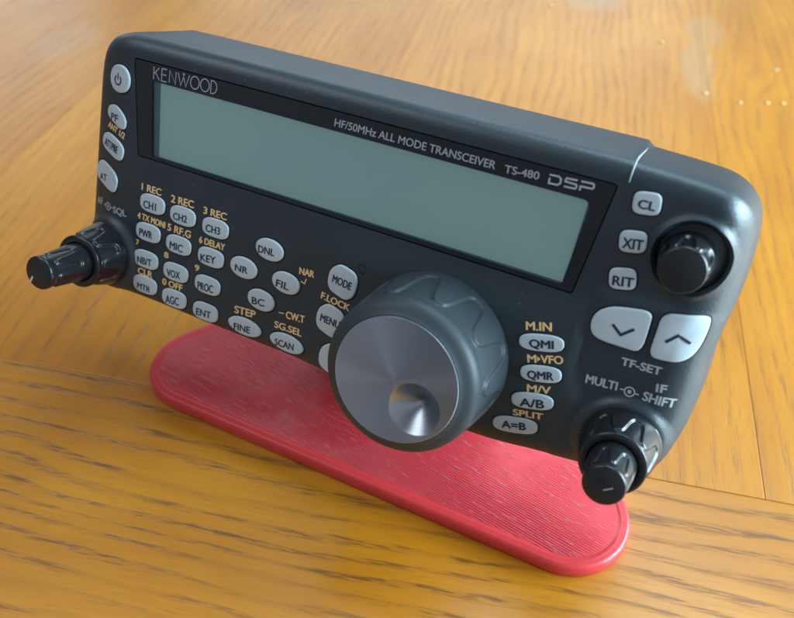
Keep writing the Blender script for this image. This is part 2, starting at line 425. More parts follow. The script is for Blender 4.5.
for d, z in rings:
    for q in (inset(fp, d) if d else fp):
        jz = 0.10*noise.noise(Vector((q.x*0.35, q.y*0.35, d*3)))+0.05*noise.noise(Vector((q.x*1.7, q.y*1.7, d*5)))
        v.append((q.x*S, q.y*S, (z+(jz if 3 < z < 4.6 else 0))*S))
for r in range(len(rings)-1):
    for i in range(N):
        j = (i+1) % N; f.append((r*N+i, r*N+j, (r+1)*N+j, (r+1)*N+i)); mi.append(0)
f.append(tuple(range((len(rings)-1)*N, len(rings)*N))); mi.append(1)
f.append(tuple(reversed(range(N)))); mi.append(0)
link('foot_plate', mesh('foot_plate', v, f, mi), [M_red, M_red_top], stand)
# upright bracket that carries the panel from behind, leaning as the panel does
def box(v, f, p, hx):
    b0 = len(v)
    for x in (p[0]-hx, p[0]+hx):
        for q in p[1]: v.append((x, q[0], q[1]))
    n_ = len(p[1])
    f.append(tuple(range(b0, b0+n_))); f.append(tuple(reversed(range(b0+n_, b0+2*n_))))
    for i in range(n_):
        j = (i+1) % n_; f.append((b0+i, b0+n_+i, b0+n_+j, b0+j))
def stw(y, z):
    w_ = W(0, y, z); return (w_.y-0.10, w_.z)
v = []; f = []
p1_, p2_ = stw(50, 23.3), stw(16, 23.3)
box(v, f, (0.0, [(0.16-0.10, 0.0425), p1_, p2_, (p2_[0]+0.035, p2_[1]-0.02), (0.30, 0.0425)]), 0.30)
o = link('upright_bracket', mesh('upright_bracket', v, f), M_red, stand, False)
bv = o.modifiers.new('bevel', 'BEVEL'); bv.width = 0.008; bv.segments = 2

# ------------------------------------------------------------------ control panel
panel = empty('control_panel', W(BX, BY, BZ), (-TAU, 0, 0))
tag(panel, 'dark radio control panel with green display and knobs leaning on the red stand', 'control panel')

RC = (134.8, 5.9); AF = (-12.8, 50.0); MU = (133.2, 49.6); RI = (134.0, 6.5); MA = (86.0, 44.2)
OUT = [(119.4, -9.8), (130, -9.3), (137, -8.6), (141.3, -6.6), (144.2, -3.0), (145.4, 2.5), (145.9, 9), (145.8, 15), (145.3, 21), (144.9, 27),
       (145.3, 34), (145.2, 41), (144.5, 47), (142.6, 53), (138.8, 57.4), (133.5, 59.3), (127, 59.4), (121, 59.6), (115.5, 60.2), (108, 61.3), (99, 62.0), (80, 61.6), (60, 60.9), (40, 60.7), (20, 60.5),
       (4, 60.2), (-6, 60.3), (-14, 60.9), (-19, 59.3), (-22.3, 55.5), (-23.8, 49.5), (-23.7, 42), (-23.2, 30), (-22.5, 12), (-21.9, 1.5), (-20.4, -4.2), (-17, -7.8), (-12, -9.6), (-6, -10.0), (20, -10.1), (60, -10.1), (100, -10.1), (118.6, -10.1)]
def catmull(pts, step=0.9, corners=()):
    out = []; N_ = len(pts)
    for i in range(N_):
        p0, p1, p2, p3 = [Vector(pts[(i+k_) % N_]) for k_ in (-1, 0, 1, 2)]
        L = (p2-p1).length; n_ = max(1, int(L/step))
        m1 = (p2-p0)*0.5; m2 = (p3-p1)*0.5
        m1 = m1.normalized()*min(m1.length, L); m2 = m2.normalized()*min(m2.length, L)
        for k_ in range(n_):
            t = k_/n_; h1 = 2*t**3-3*t*t+1; h2 = -2*t**3+3*t*t; h3 = t**3-2*t*t+t; h4 = t**3-t*t
            out.append(p1*h1+p2*h2+m1*h3+m2*h4)
    return out
outline = catmull(OUT)
def seg_dist(p, a, b_):
    ab = b_-a; t = max(0, min(1, (p-a).dot(ab)/max(ab.dot(ab), 1e-12))); return (p-(a+ab*t)).length
def poly_dist(p, poly): return min(seg_dist(p, poly[i-1], poly[i]) for i in range(len(poly)))
def inside(p, poly):
    c = False; N_ = len(poly)
    for i in range(N_):
        a, b_ = poly[i-1], poly[i]
        if (a.y > p.y) != (b_.y > p.y) and p.x < (b_.x-a.x)*(p.y-a.y)/(b_.y-a.y)+a.x: c = not c
    return c
WIN = [Vector(q) for q in ((-6.8, -4.6), (117.2, -4.6), (114.2, 20.5), (-4.0, 20.0))]
def surf(x, y):                 # the sculpted face
    z = 0.0
    if x < -6: z += 0.016*(x+6)**2
    if x > 137: z += 0.085*(x-137)**2
    up = min(1, max(0, (y-20.6)/8.5)); up = up*up*(3-2*up)*0.35+up*0.65
    z -= 1.25*up*sstep(46, 64, x)*(1-sstep(117.5, 119.5+9*sstep(34, 54, y), x))
    z -= 0.45*sstep(16.4, 18.4, y)*sstep(118.2, 120.5, x)
    return z
def collar(x, y):
    z = 0.0
    for (cx, cy), r0, r1, r2, h in ((RC, 7.1, 7.8, 9.0, 0.9),):
        d = math.hypot(x-cx, y-cy)
        if d < r0: z += 1.6*sstep(r0, r0-0.5, d) - h*sstep(r0-0.1, r0, d)*0
        else: z -= h*sstep(r0, r1, d)*(1-sstep(r1, r2, d))
    for (cx, cy), r0, r1, h in ((AF, 9.2, 11.6, 1.3), (MU, 9.2, 11.2, 1.2)):
        d = math.hypot(x-cx, y-cy)
        z -= h*(1-sstep(r0, r1, d))
    return z
BEV = 4.2
def bevel(d):
    t = max(0.0, BEV-d)/BEV
    return 4.0*(1-math.sqrt(max(0, 1-t**2.3)))
def face_z(x, y, d): return surf(x, y)+collar(x, y)+bevel(d)

pts2 = []; zz = []
def addp(p, z): pts2.append(Vector((p.x, p.y))); zz.append(z)
edges = []
N0 = len(outline)
for p in outline: addp(p, face_z(p.x, p.y, 0))
edges += [(i, (i+1) % N0) for i in range(N0)]
for d in (0.04, 0.16, 0.36, 0.65, 1.05, 1.6, 2.3, 3.2):
    for p in inset(outline, d): addp(p, face_z(p.x, p.y, d))
# the window's recess, as two constrained loops
def loop(poly, step, z):
    s0 = len(pts2)
    for i in range(len(poly)):
        a, b_ = poly[i], poly[(i+1) % len(poly)]; n_ = max(1, int((b_-a).length/step))
        for k_ in range(n_): addp(a.lerp(b_, k_/n_), z)
    e_ = len(pts2)
    for i in range(s0, e_): edges.append((i, i+1 if i+1 < e_ else s0))
wo = rounded([tuple(q) for q in WIN], [0.8]*4, 4)
loop(wo, 0.9, 0.0); loop(inset(wo, 0.10), 0.9, 2.0)
win_o, win_i = wo, inset(wo, 0.5)
win_big = inset(wo, -0.45)
for (cx, cy), rs in ((RC, (6.1, 6.6, 6.75, 6.9, 7.1, 7.3, 7.5, 7.8, 8.1, 8.5, 9.0)), (AF, (8.6, 9.2, 9.7, 10.3, 11.0, 11.6)), (MU, (8.6, 9.2, 9.7, 10.3, 11.0, 11.4))):
    for r in rs:
        for k_ in range(96):
            p = Vector((cx+r*math.cos(2*PI*k_/96), cy+r*math.sin(2*PI*k_/96)))
            if inside(p, outline):
                d = poly_dist(p, outline)
                if d > 0.4: addp(p, face_z(p.x, p.y, d))
fine_inset = inset(outline, 3.5)
y = -9.0
while y < 61:
    x = -26.0
    while x < 146:
        p = Vector((x, y))
        if inside(p, fine_inset) and not inside(p, win_big):
            near = False
            for (cx, cy), r0, r1 in ((RC, 5.9, 9.2), (AF, 8.4, 11.8), (MU, 8.4, 11.6)):
                if r0 < math.hypot(x-cx, y-cy) < r1: near = True
            if not near: addp(p, face_z(x, y, poly_dist(p, outline)))
        x += 0.95
    y += 0.95
vo, eo, fo, ov, oe, of = delaunay_2d_cdt(pts2, edges, [], 1, 1e-5)
verts = [P(p.x, p.y, zz[ov[i][0]] if ov[i] else 0.0) for i, p in enumerate(vo)]
faces = [tuple(q) for q in fo]
# sides and back: rings behind the outline
newidx = {}
for i, o_ in enumerate(ov):
    for k_ in o_: newidx.setdefault(k_, i)
ring_prev = [newidx[i] for i in range(N0)]
def hump(x): return sstep(-10.5, -6.5, x)*(1-sstep(118.5, 119.0, x))
for zb, dr, hm in ((None, 0.12, 0.0), (None, 0.3, 0.1), (18.0, 0.8, 0.65), (22.3, 1.0, 0.8), (23.0, 0.4, 0.6)):
    cur = []
    ins = inset(outline, -dr)
    for i, q in enumerate(ins):
        z0 = zz[i]
        z = max(zb, z0+1.5) if zb else z0 + (0.7 if dr < 0.2 else 2.2)
        yy = q.y
        if q.y < -5: yy -= hump(q.x)*hm
        cur.append(len(verts)); verts.append(P(q.x, yy, z))
    for i in range(N0):
        j = (i+1) % N0; faces.append((ring_prev[i], ring_prev[j], cur[j], cur[i]))
    ring_prev = cur
c = len(verts); verts.append(P(60, 26, 23.1))
for i in range(N0): faces.append((ring_prev[i], ring_prev[(i+1) % N0], c))
housing = link('housing', mesh('housing', verts, faces, sharp=38), M_body, panel)

pth = [Vector((118.95, -9.95+d, face_z(118.95, -9.95+d, d)-0.05)) for d in (4.4, 3.6, 2.9, 2.3, 1.7, 1.2, 0.8, 0.5, 0.25, 0.08)]  # bead along the seam; its edge catch-light is put into the pale colour
pth += [Vector((118.95, -10.05-0.045*z_, z_)) for z_ in (4.2, 7, 10, 14, 18, 21, 22.6)]
vs = []; fs = []
for i, q in enumerate(pth):
    t_ = (pth[min(i+1, len(pth)-1)]-pth[max(i-1, 0)]).normalized(); n_ = Vector((0, -t_.z, t_.y))
    if n_.y > 0: n_ = -n_
    for a, b_ in ((-0.20, -0.15), (-0.16, 0.10), (0.05, 0.14), (0.20, -0.15)):
        w_ = q+Vector((a, 0, 0))+n_*b_; vs.append(P(w_.x, w_.y, w_.z))
for i in range(len(pth)-1):
    for k_ in range(4): fs.append((i*4+k_, i*4+(k_+1) % 4, i*4+4+(k_+1) % 4, i*4+4+k_))
link('seam_highlight', mesh('seam_highlight', vs, fs, sharp=40), M_seam_highlight, housing)

# --- window: smoked border with an opening, display behind, clear cover in front
def flat_ring(outer, inner, z, zi):
    """border sheet with an opening: resampled loops"""
    def resample(poly, n_):
        L = [0]
        for i in range(len(poly)): L.append(L[-1]+(poly[(i+1) % len(poly)]-poly[i]).length)
        out = []
        for k_ in range(n_):
            t = L[-1]*k_/n_
            for i in range(len(poly)):
                if L[i] <= t <= L[i+1]:
                    out.append(poly[i].lerp(poly[(i+1) % len(poly)], (t-L[i])/max(1e-9, L[i+1]-L[i]))); break
        return out
    p2 = []; e2 = []
    for lp in (outer, inner):
        s0 = len(p2); p2.extend(lp); e2 += [(s0+i, s0+(i+1) % len(lp)) for i in range(len(lp))]
    a, b_, c_2, d_, e_, f_ = delaunay_2d_cdt(p2, e2, [], 0, 1e-6)
    vs = [P(q.x, q.y, z) for q in a]
    fs = [tuple(q) for q in c_2 if not inside(sum((a[k_] for k_ in q), Vector((0, 0)))/len(q), inner) and inside(sum((a[k_] for k_ in q), Vector((0, 0)))/len(q), outer)]
    b0 = len(vs)                                       # inner wall down to the display
    for q in inner: vs.append(P(q.x, q.y, z))
    for q in inner: vs.append(P(q.x, q.y, zi))
    m_ = len(inner)
    for i in range(m_):
        j = (i+1) % m_; fs.append((b0+i, b0+j, b0+m_+j, b0+m_+i))
    b1 = len(vs); m2 = len(outer)                      # outer rim
    for q in outer: vs.append(P(q.x, q.y, z))
    for q in outer: vs.append(P(q.x, q.y, z+0.6))
    for i in range(m2):
        j = (i+1) % m2; fs.append((b1+i, b1+j, b1+m2+j, b1+m2+i))
    return vs, fs
lcd_poly = rounded([(-0.9, 0.0), (112.8, 0.2), (111.4, 19.3), (0.6, 19.0)], [0.5, 1.6, 0.6, 0.4], 6)
wf = inset(wo, 0.32)
vs, fs = flat_ring(wf, lcd_poly, 0.02, 0.9)
window = link('display_window', mesh('display_window', vs, fs), M_frame, panel, False)
def sheet(poly, z): return [P(q.x, q.y, z) for q in poly], [tuple(range(len(poly)))]
big = [Vector(q) for q in ((-4, -2.0), (115, -2.0), (113, 19.9), (-3, 19.9))]
vs, fs = sheet(big, 0.8)
o = link('lcd_margin', mesh('lcd_margin', vs, fs), M_lcdm, window, False)
vs, fs = sheet([Vector(q) for q in ((1.3, -1.2), (112.2, -1.2), (111.6, 18.75), (2.4, 18.75))], 0.74)
link('lcd_screen', mesh('lcd_screen', vs, fs), M_lcd, window, False)
vs, fs = sheet(inset(lcd_poly, 0.02), 0.10)
link('clear_cover', mesh('clear_cover', vs, fs), M_glass, window, False)

# --- lettering
def text_mesh(s, bold):
    c_ = bpy.data.curves.new('t', 'FONT'); c_.body = s; c_.size = 1.0; c_.offset = bold; c_.resolution_u = 4
    o_ = bpy.data.objects.new('t', c_); COL.objects.link(o_)
    dg = bpy.context.evaluated_depsgraph_get()
    me = bpy.data.meshes.new_from_object(o_.evaluated_get(dg))
    bpy.data.objects.remove(o_); bpy.data.curves.remove(c_)
    vs_ = [Vector((v.co.x, v.co.y)) for v in me.vertices]; fs_ = [tuple(p.vertices) for p in me.polygons]
    bpy.data.meshes.remove(me)
    return vs_, fs_
_cv, _ = text_mesh('H', 0.0)
CAP = max(q.y for q in _cv)-min(q.y for q in _cv)
def strip(pl, w, closed=False):
    """a printed stroke of width w along a polyline"""
    vs_ = []; fs_ = []; n_ = len(pl)
    pl = [Vector(q) for q in pl]
    for i in range(n_):
        a = pl[i-1] if (i > 0 or closed) else None; b_ = pl[(i+1) % n_] if (i < n_-1 or closed) else None
        d1 = (pl[i]-a).normalized() if a is not None else None; d2 = (b_-pl[i]).normalized() if b_ is not None else None
        if d1 is None: d1 = d2
        if d2 is None: d2 = d1
        n1 = Vector((-d1.y, d1.x)); n2 = Vector((-d2.y, d2.x)); m_ = (n1+n2).normalized(); k_ = min(1.6, 1/max(0.3, m_.dot(n1)))
        vs_ += [pl[i]+m_*k_*w/2, pl[i]-m_*k_*w/2]
    for i in range(n_ if closed else n_-1):
        j = (i+1) % n_; fs_.append((2*i, 2*j, 2*j+1, 2*i+1))
    return vs_, fs_
def put(vs2, fs2, zf, name, m, parent):
    vs_ = [P(q.x, q.y, zf(q.x, q.y)-(q.z if len(q) > 2 else 0)) for q in vs2]
    me = bpy.data.meshes.new(name); me.from_pydata([tuple(q) for q in vs_], [], fs2); me.update()
    return link(name, me, m, parent, False)
def layout(s, x, y, w, h, ang, bold):
    vs_, fs_ = text_mesh(s, 0.0)
    x0 = min(q.x for q in vs_); x1 = max(q.x for q in vs_)
    kx = w/(x1-x0); ky = h/CAP
    ca, sa = math.cos(math.radians(ang)), math.sin(math.radians(ang))
    out = []; fo_ = []
    for k_, (du, dv) in enumerate(((-bold, 0), (bold, 0), (0, bold*0.6), (0, -bold*0.6)) if bold else ((0, 0),)):
        b0 = len(out)
        for q in vs_:
            u_, v_ = (q.x-x0)*kx+du, q.y*ky+dv
            out.append(Vector((x+u_*ca-v_*sa, y-(u_*sa+v_*ca), k_*0.004)))
        fo_ += [tuple(b0+i for i in q) for q in fs_]
    return out, fo_
def on_face(off=0.05): return lambda x, y: surf(x, y)+collar(x, y)-off

LEG = {}
for s, x, y, w, h, ang in TEXTS: LEG[s] = (x, y, w, h, ang)
for s, dy in (('ANT 1/2', 0.1), ('QMI', -0.4), ('QMR', -0.4), ('A/B', -0.45), ('A=B', -0.1), ('CL', -0.3), ('RIT', -0.2), ('SCAN', -0.15), ('FINE', -0.15), ('SPLIT', -0.22), ('M/V', -0.4), ('M>VFO', -0.15)):
    x, y, w, h, ang = LEG[s]; LEG[s] = (x, y+dy, w, h, ang)
for s, dx in (('PF', 0.7), ('ATT/PRE', 0.5), ('AT', 0.9)):
    x, y, w, h, ang = LEG[s]; LEG[s] = (x+dx, y+0.1, w, h, ang)
x, y, w, h, ang = LEG['ANT 1/2']; LEG['ANT 1/2'] = (x+0.8, y-0.75, w*0.95, h*0.9, ang-1)
def legend(s, m, parent, zf, bold=0.10, name='printed_legend'):
    vs_, fs_ = layout(s, *LEG[s], bold); return put(vs_, fs_, zf, name, m, parent)
for s in ('1 REC', '2 REC', '3 REC', '4 TX MONI', '5 RF.G', '6 DELAY', '7', '8', '9', 'CLR', '0 OFF', 'NAR', 'STEP', 'CW.T', 'SG.SEL', 'F.LOCK', 'M.IN', 'M/V', 'SPLIT', 'ANT 1/2'):
    legend(s, M_amber, housing, on_face(), 0.11)
for s in ('TF-SET', 'MULTI', 'SHIFT', 'IF', 'AF', 'SQL'): legend(s, M_grey, housing, on_face(), 0.11)
# M > VFO with a solid triangle between
x, y, w, h, ang = LEG['M>VFO']; ca, sa = math.cos(math.radians(ang)), math.sin(math.radians(ang))
def along(u_, v_=0.0): return (x+u_*ca-v_*sa, y-(u_*sa+v_*ca))
allv = []; allf = []
def addt(vs_, fs_):
    k_ = len(allv); allv.extend(vs_); allf.extend(tuple(i+k_ for i in q) for q in fs_)
addt(*layout('M', *along(0), 1.9, h, ang, 0.11)); addt(*layout('VFO', *along(3.0), 4.9, h, ang, 0.11))
addt([Vector(along(2.15, 0.25)), Vector(along(2.95, 0.9)), Vector(along(2.15, 1.55))], [(0, 1, 2)])
put(allv, allf, on_face(), 'printed_legend', M_amber, housing)
# NAR bracket and the dash before CW.T
put(*strip([(49.1, 38.5), (50.3, 38.7), (50.6, 37.3)], 0.3), on_face(), 'printed_legend', M_amber, housing)
put(*strip([(44.1, 48.75), (45.6, 48.6)], 0.3), on_face(), 'printed_legend', M_amber, housing)
# double-knob symbols
def symbol(cx, cy, r, l0, l1):
    allv.clear(); allf.clear()
    circ = lambda rr: [Vector((cx+rr*math.cos(2*PI*i/24), cy+rr*math.sin(2*PI*i/24))) for i in range(24)]
    addt(*strip(circ(r), 0.32, True)); addt(circ(r*0.42), [tuple(range(24))])
    addt(*strip([(cx-r-l0, cy+0.05), (cx-r, cy)], 0.34)); addt(*strip([(cx+r, cy), (cx+r+l1, cy-0.05)], 0.34))
    put(list(allv), list(allf), on_face(), 'printed_symbol', M_grey, housing)
symbol(131.65, 37.4, 1.05, 0.95, 0.95); symbol(-13.85, 36.7, 1.0, 1.0, 1.0)
# maker's name in thin strokes
def stroke_set(letters, x, y, h, ang, w, name, m):
    allv.clear(); allf.clear(); ca, sa = math.cos(math.radians(ang)), math.sin(math.radians(ang))
    for pl, closed in letters:
        addt(*strip([Vector((x+a*ca-b_*h*sa, y-(a*sa+b_*h*ca))) for a, b_ in pl], w, closed))
    put(list(allv), list(allf), lambda x_, y_: -0.03, name, m, window)
def oval(cx, rx): return [(cx+rx*math.cos(2*PI*i/28), 0.5+0.5*math.sin(2*PI*i/28)) for i in range(28)]
KW = [([(0.1, 0), (0.1, 1)], 0), ([(1.75, 1), (0.15, 0.42)], 0), ([(0.62, 0.58), (1.95, 0)], 0),
      ([(4.15, 1), (2.6, 1), (2.6, 0), (4.2, 0)], 0), ([(2.6, 0.53), (4.0, 0.53)], 0),
      ([(5.0, 0), (5.0, 1), (6.95, 0), (6.95, 1)], 0),
      ([(7.6, 1), (8.55, 0), (9.3, 0.74)], 0), ([(9.3, 0.74), (10.1, 0), (11.05, 1)], 0), ([(9.05, 1.0), (9.55, 1.0), (9.3, 0.84)], 1),
      (oval(12.75, 1.3), 1), (oval(15.75, 1.3), 1),
      ([(17.55, 0), (17.55, 1), (18.35, 1), (19.0, 0.84), (19.35, 0.5), (19.0, 0.16), (18.35, 0)], 1)]
stroke_set(KW, -0.5, -0.55, 3.0, 1.0, 0.27, 'maker_name', M_logo)
DS = [([(0.0, 0.92), (2.0, 0.92), (2.55, 0.72), (2.55, 0.28), (2.0, 0.08), (0.15, 0.08), (0.15, 0.62)], 0),
      ([(5.95, 0.92), (3.7, 0.92), (3.5, 0.75), (3.5, 0.58), (5.8, 0.5), (5.95, 0.40), (5.95, 0.2), (5.75, 0.08), (3.4, 0.08)], 0),
      ([(6.75, 0.0), (6.75, 0.42), (9.2, 0.42), (9.45, 0.58), (9.45, 0.78), (9.2, 0.92), (6.7, 0.92)], 0)]
stroke_set(DS, 103.1, -1.0, 2.1, 3.0, 0.40, 'processor_logo', M_grey)
for s in ('HF/50MHz ALL MODE TRANSCEIVER', 'TS-480'):
    vs_, fs_ = layout(s, *LEG[s], 0.05); put(vs_, fs_, lambda x_, y_: -0.03, 'printed_legend', M_logo, window)

# --- buttons
def chaikin(poly, n_=3):
    for _ in range(n_):
        out = []
        for i in range(len(poly)):
            a, b_ = poly[i], poly[(i+1) % len(poly)]; out += [a.lerp(b_, 0.25), a.lerp(b_, 0.75)]
        poly = out
    return poly
def supere(cx, cy, w, h, n_, ang=0, seg=48):
    out = []; ca, sa = math.cos(math.radians(ang)), math.sin(math.radians(ang))
    for i in range(seg):
        t = 2*PI*i/seg; u_ = w/2*math.copysign(abs(math.cos(t))**(2/n_), math.cos(t)); v_ = h/2*math.copysign(abs(math.sin(t))**(2/n_), math.sin(t))
        out.append(Vector((cx+u_*ca+v_*sa, cy-u_*sa+v_*ca)))
    return out
def scale_poly(poly, d):
    c_ = sum(poly, Vector((0, 0)))/len(poly); out = []
    for q in poly:
        r = (q-c_).length; out.append(c_+(q-c_)*(max(0.05, r+d)/r))
    return out
def button(poly, h=0.6, label=None):
    rings = [(0.0, 0.35), (0.0, -h*0.70), (-0.08, -h*0.88), (-0.22, -h*0.98), (-0.5, -h*1.02)]
    vs_ = []; fs_ = []; mi_ = []; n_ = len(poly)
    for d, z in rings:
        for q in (scale_poly(poly, d) if d else poly): vs_.append(P(q.x, q.y, surf(q.x, q.y)+z))
    for r in range(len(rings)-1):
        for i in range(n_):
            j = (i+1) % n_; fs_.append((r*n_+i, r*n_+j, (r+1)*n_+j, (r+1)*n_+i)); mi_.append(0)
    c_ = sum(poly, Vector((0, 0)))/n_; vs_.append(P(c_.x, c_.y, surf(c_.x, c_.y)-h*1.05)); k_ = len(vs_)-1
    for i in range(n_): fs_.append(((len(rings)-1)*n_+i, (len(rings)-1)*n_+(i+1) % n_, k_)); mi_.append(0)
    b0 = len(vs_)                                     # flat black ring: the shade line round the key, painted in
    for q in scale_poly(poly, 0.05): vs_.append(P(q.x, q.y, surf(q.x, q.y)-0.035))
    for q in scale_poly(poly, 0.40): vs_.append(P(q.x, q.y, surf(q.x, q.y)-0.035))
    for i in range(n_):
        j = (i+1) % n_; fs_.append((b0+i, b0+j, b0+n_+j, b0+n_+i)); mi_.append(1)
    me = bpy.data.meshes.new('button'); me.from_pydata([tuple(q) for q in vs_], [], fs_)
    for p_, i in zip(me.polygons, mi_): p_.material_index = i
    bm = bmesh.new(); bm.from_mesh(me); bmesh.ops.recalc_face_normals(bm, faces=bm.faces); bm.to_mesh(me); bm.free()
    o_ = link('button', me, [M_btn, M_slot_shade], panel)
    if label: o_['label'] = label
    return o_
def cap_z(h=0.6): return lambda x_, y_: surf(x_, y_)-h*1.05-0.045
def key(s, poly, h=0.6, bold=0.07, label=None):
    o_ = button(poly, h, label)
    legend(s, M_ink, o_, cap_z(h), bold)
    return o_
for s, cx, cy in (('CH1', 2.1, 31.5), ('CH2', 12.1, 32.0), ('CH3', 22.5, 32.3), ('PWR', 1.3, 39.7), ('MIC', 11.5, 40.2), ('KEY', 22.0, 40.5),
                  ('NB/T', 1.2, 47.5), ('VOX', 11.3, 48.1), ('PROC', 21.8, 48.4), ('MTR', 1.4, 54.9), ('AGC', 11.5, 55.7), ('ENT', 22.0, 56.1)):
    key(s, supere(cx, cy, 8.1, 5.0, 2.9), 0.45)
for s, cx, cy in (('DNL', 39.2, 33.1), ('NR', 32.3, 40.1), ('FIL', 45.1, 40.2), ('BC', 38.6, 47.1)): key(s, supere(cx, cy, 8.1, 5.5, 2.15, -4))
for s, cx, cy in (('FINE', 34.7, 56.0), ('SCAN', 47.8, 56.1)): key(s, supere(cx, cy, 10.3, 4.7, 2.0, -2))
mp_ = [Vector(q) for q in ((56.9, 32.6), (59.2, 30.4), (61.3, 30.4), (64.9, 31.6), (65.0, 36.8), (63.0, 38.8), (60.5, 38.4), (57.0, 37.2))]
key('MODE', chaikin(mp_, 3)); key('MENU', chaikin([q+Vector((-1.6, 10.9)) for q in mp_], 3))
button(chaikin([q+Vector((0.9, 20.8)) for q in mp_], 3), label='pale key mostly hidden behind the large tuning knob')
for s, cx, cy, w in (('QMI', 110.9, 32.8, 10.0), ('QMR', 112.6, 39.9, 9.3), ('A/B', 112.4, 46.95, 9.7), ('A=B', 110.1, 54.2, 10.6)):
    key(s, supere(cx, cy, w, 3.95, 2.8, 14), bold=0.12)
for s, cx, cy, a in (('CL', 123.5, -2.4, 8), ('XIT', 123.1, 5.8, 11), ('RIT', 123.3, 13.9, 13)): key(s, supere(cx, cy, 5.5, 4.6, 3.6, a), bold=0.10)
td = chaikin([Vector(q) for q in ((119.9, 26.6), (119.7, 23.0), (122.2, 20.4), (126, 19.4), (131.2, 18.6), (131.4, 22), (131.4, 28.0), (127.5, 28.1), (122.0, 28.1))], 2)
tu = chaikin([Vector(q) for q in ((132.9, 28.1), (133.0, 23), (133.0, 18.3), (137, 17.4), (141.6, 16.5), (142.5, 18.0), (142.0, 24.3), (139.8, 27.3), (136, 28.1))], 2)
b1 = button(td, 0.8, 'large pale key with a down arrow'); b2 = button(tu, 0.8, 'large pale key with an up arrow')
put(*strip([(124.2, 23.7), (126.4, 25.4), (128.7, 23.3)], 0.62), cap_z(0.8), 'arrow_mark', M_ink, b1)
put(*strip([(135.3, 23.9), (137.3, 21.7), (140.0, 22.8)], 0.62), cap_z(0.8), 'arrow_mark', M_ink, b2)
# left flank keys
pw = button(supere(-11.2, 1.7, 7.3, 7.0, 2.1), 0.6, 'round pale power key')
allv.clear(); allf.clear()
addt(*strip([(-11.6+1.15*math.sin(t_), 2.1-1.15*math.cos(t_)) for t_ in [0.6+i*(2*PI-1.2)/20 for i in range(21)]], 0.36)); addt(*strip([(-11.6, 0.3), (-11.6, 2.0)], 0.36))
put(list(allv), list(allf), cap_z(0.6), 'power_mark', M_ink, pw)
for s, dx, dy, q in (('PF', 0, 0, ((-16.0, 10.3), (-14.6, 8.6), (-11.6, 8.3), (-7.9, 11.2), (-8.0, 14.0), (-9.4, 14.8), (-12.2, 13.9), (-15.4, 12.3))),
                     ('ATT/PRE', 0, 0, ((-17.9, 19.1), (-16.9, 16.6), (-13.7, 16.0), (-8.1, 18.5), (-8.4, 22.2), (-10.0, 23.3), (-13.4, 22.4), (-17.0, 20.8))),
                     ('AT', 0, 0, ((-20.4, 27.7), (-18.6, 24.8), (-15.7, 24.3), (-9.8, 27.2), (-10.7, 31.8), (-12.3, 32.4), (-16.0, 31.2), (-19.7, 29.8)))):
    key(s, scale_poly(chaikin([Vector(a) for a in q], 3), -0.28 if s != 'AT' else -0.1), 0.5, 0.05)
# small open slot above the mode key
put(*strip([(66.5, 29.3), (65.9, 28.9), (65.0, 28.75), (64.45, 29.1), (64.4, 29.7), (64.8, 30.3), (65.5, 30.7), (66.2, 30.75)], 0.28), on_face(0.04), 'reset_slot', M_slot_shade, housing)

# --- knobs (built round their own axis: local -y points to the viewer)
def revolve(prof, seg, mod=None, name='knob', cap=True, sharp=35):
    vs_ = []; fs_ = []
    for k_, (r, h) in enumerate(prof):
        for i in range(seg):
            t = 2*PI*i/seg; rr = r+(mod(t, h, r) if mod else 0)
            vs_.append(Vector((rr*math.cos(t), -h, rr*math.sin(t)))*S)
    for k_ in range(len(prof)-1):
        for i in range(seg):
            j = (i+1) % seg; fs_.append((k_*seg+i, k_*seg+j, (k_+1)*seg+j, (k_+1)*seg+i))
    if cap: fs_.append(tuple(range((len(prof)-1)*seg, len(prof)*seg)))
    return mesh(name, vs_, fs_, sharp=sharp)
def wave(n_, ph): return lambda t: math.tanh(1.7*math.sin(n_*t+ph))/math.tanh(1.7)
# main tuning knob
wv = wave(10, 0.5)
def rel(line, t, h, r):              # distance from the wave line, measured across it
    k_ = (line(t+0.002)-line(t-0.002))/0.004/r
    return (h-line(t))/math.sqrt(1+k_*k_)
def main_mod(t, h, r):
    if h > 17.2 or h < 0.4: return 0
    dq = rel(lambda a: 8.7+5.6*wv(a), t, h, r)
    return -0.60*sstep(-0.3, 0.3, dq) if h < 15.4 else -0.60*(1-sstep(15.4, 17.2, h))
prof = [(19.3, -0.8), (19.4, 0.2)]+[(19.4-1.35*(h/17)**1.3, h) for h in [0.6+i*0.2 for i in range(83)]]
prof += [(17.95, 17.6), (17.75, 18.3), (17.35, 18.95), (16.85, 19.4), (16.3, 19.75), (15.6, 20.1), (15.0, 20.5), (14.75, 20.75), (14.66, 20.7), (14.62, 20.0)]
base_z = 0.0
main = link('tuning_knob', revolve(prof, 640, main_mod, 'tuning_knob', False, 60), M_rubber, panel, True, P(MA[0], MA[1], base_z))
KZ = -21.0-base_z                   # disc plane, measured from the knob's base
DX, DY, DR = 91.6-MA[0], 49.0-MA[1], 6.1
vs_ = []; fs_ = []; n1 = 96
def ringv(cx, cy, r, h): 
    b0 = len(vs_)
    for i in range(n1): vs_.append(Vector((cx+r*math.cos(2*PI*i/n1), -h, -(cy+r*math.sin(2*PI*i/n1))))*S)
    return b0
def joinr(a, c_):
    for i in range(n1): fs_.append((a+i, a+(i+1) % n1, c_+(i+1) % n1, c_+i))
h0 = -KZ
r0 = ringv(0, 0, 14.58, h0-0.7); r1 = ringv(0, 0, 14.58, h0-0.2); r2 = ringv(0, 0, 14.40, h0); joinr(r0, r1); joinr(r1, r2)
outer = [Vector((14.40*math.cos(2*PI*i/n1), 14.40*math.sin(2*PI*i/n1))) for i in range(n1)]
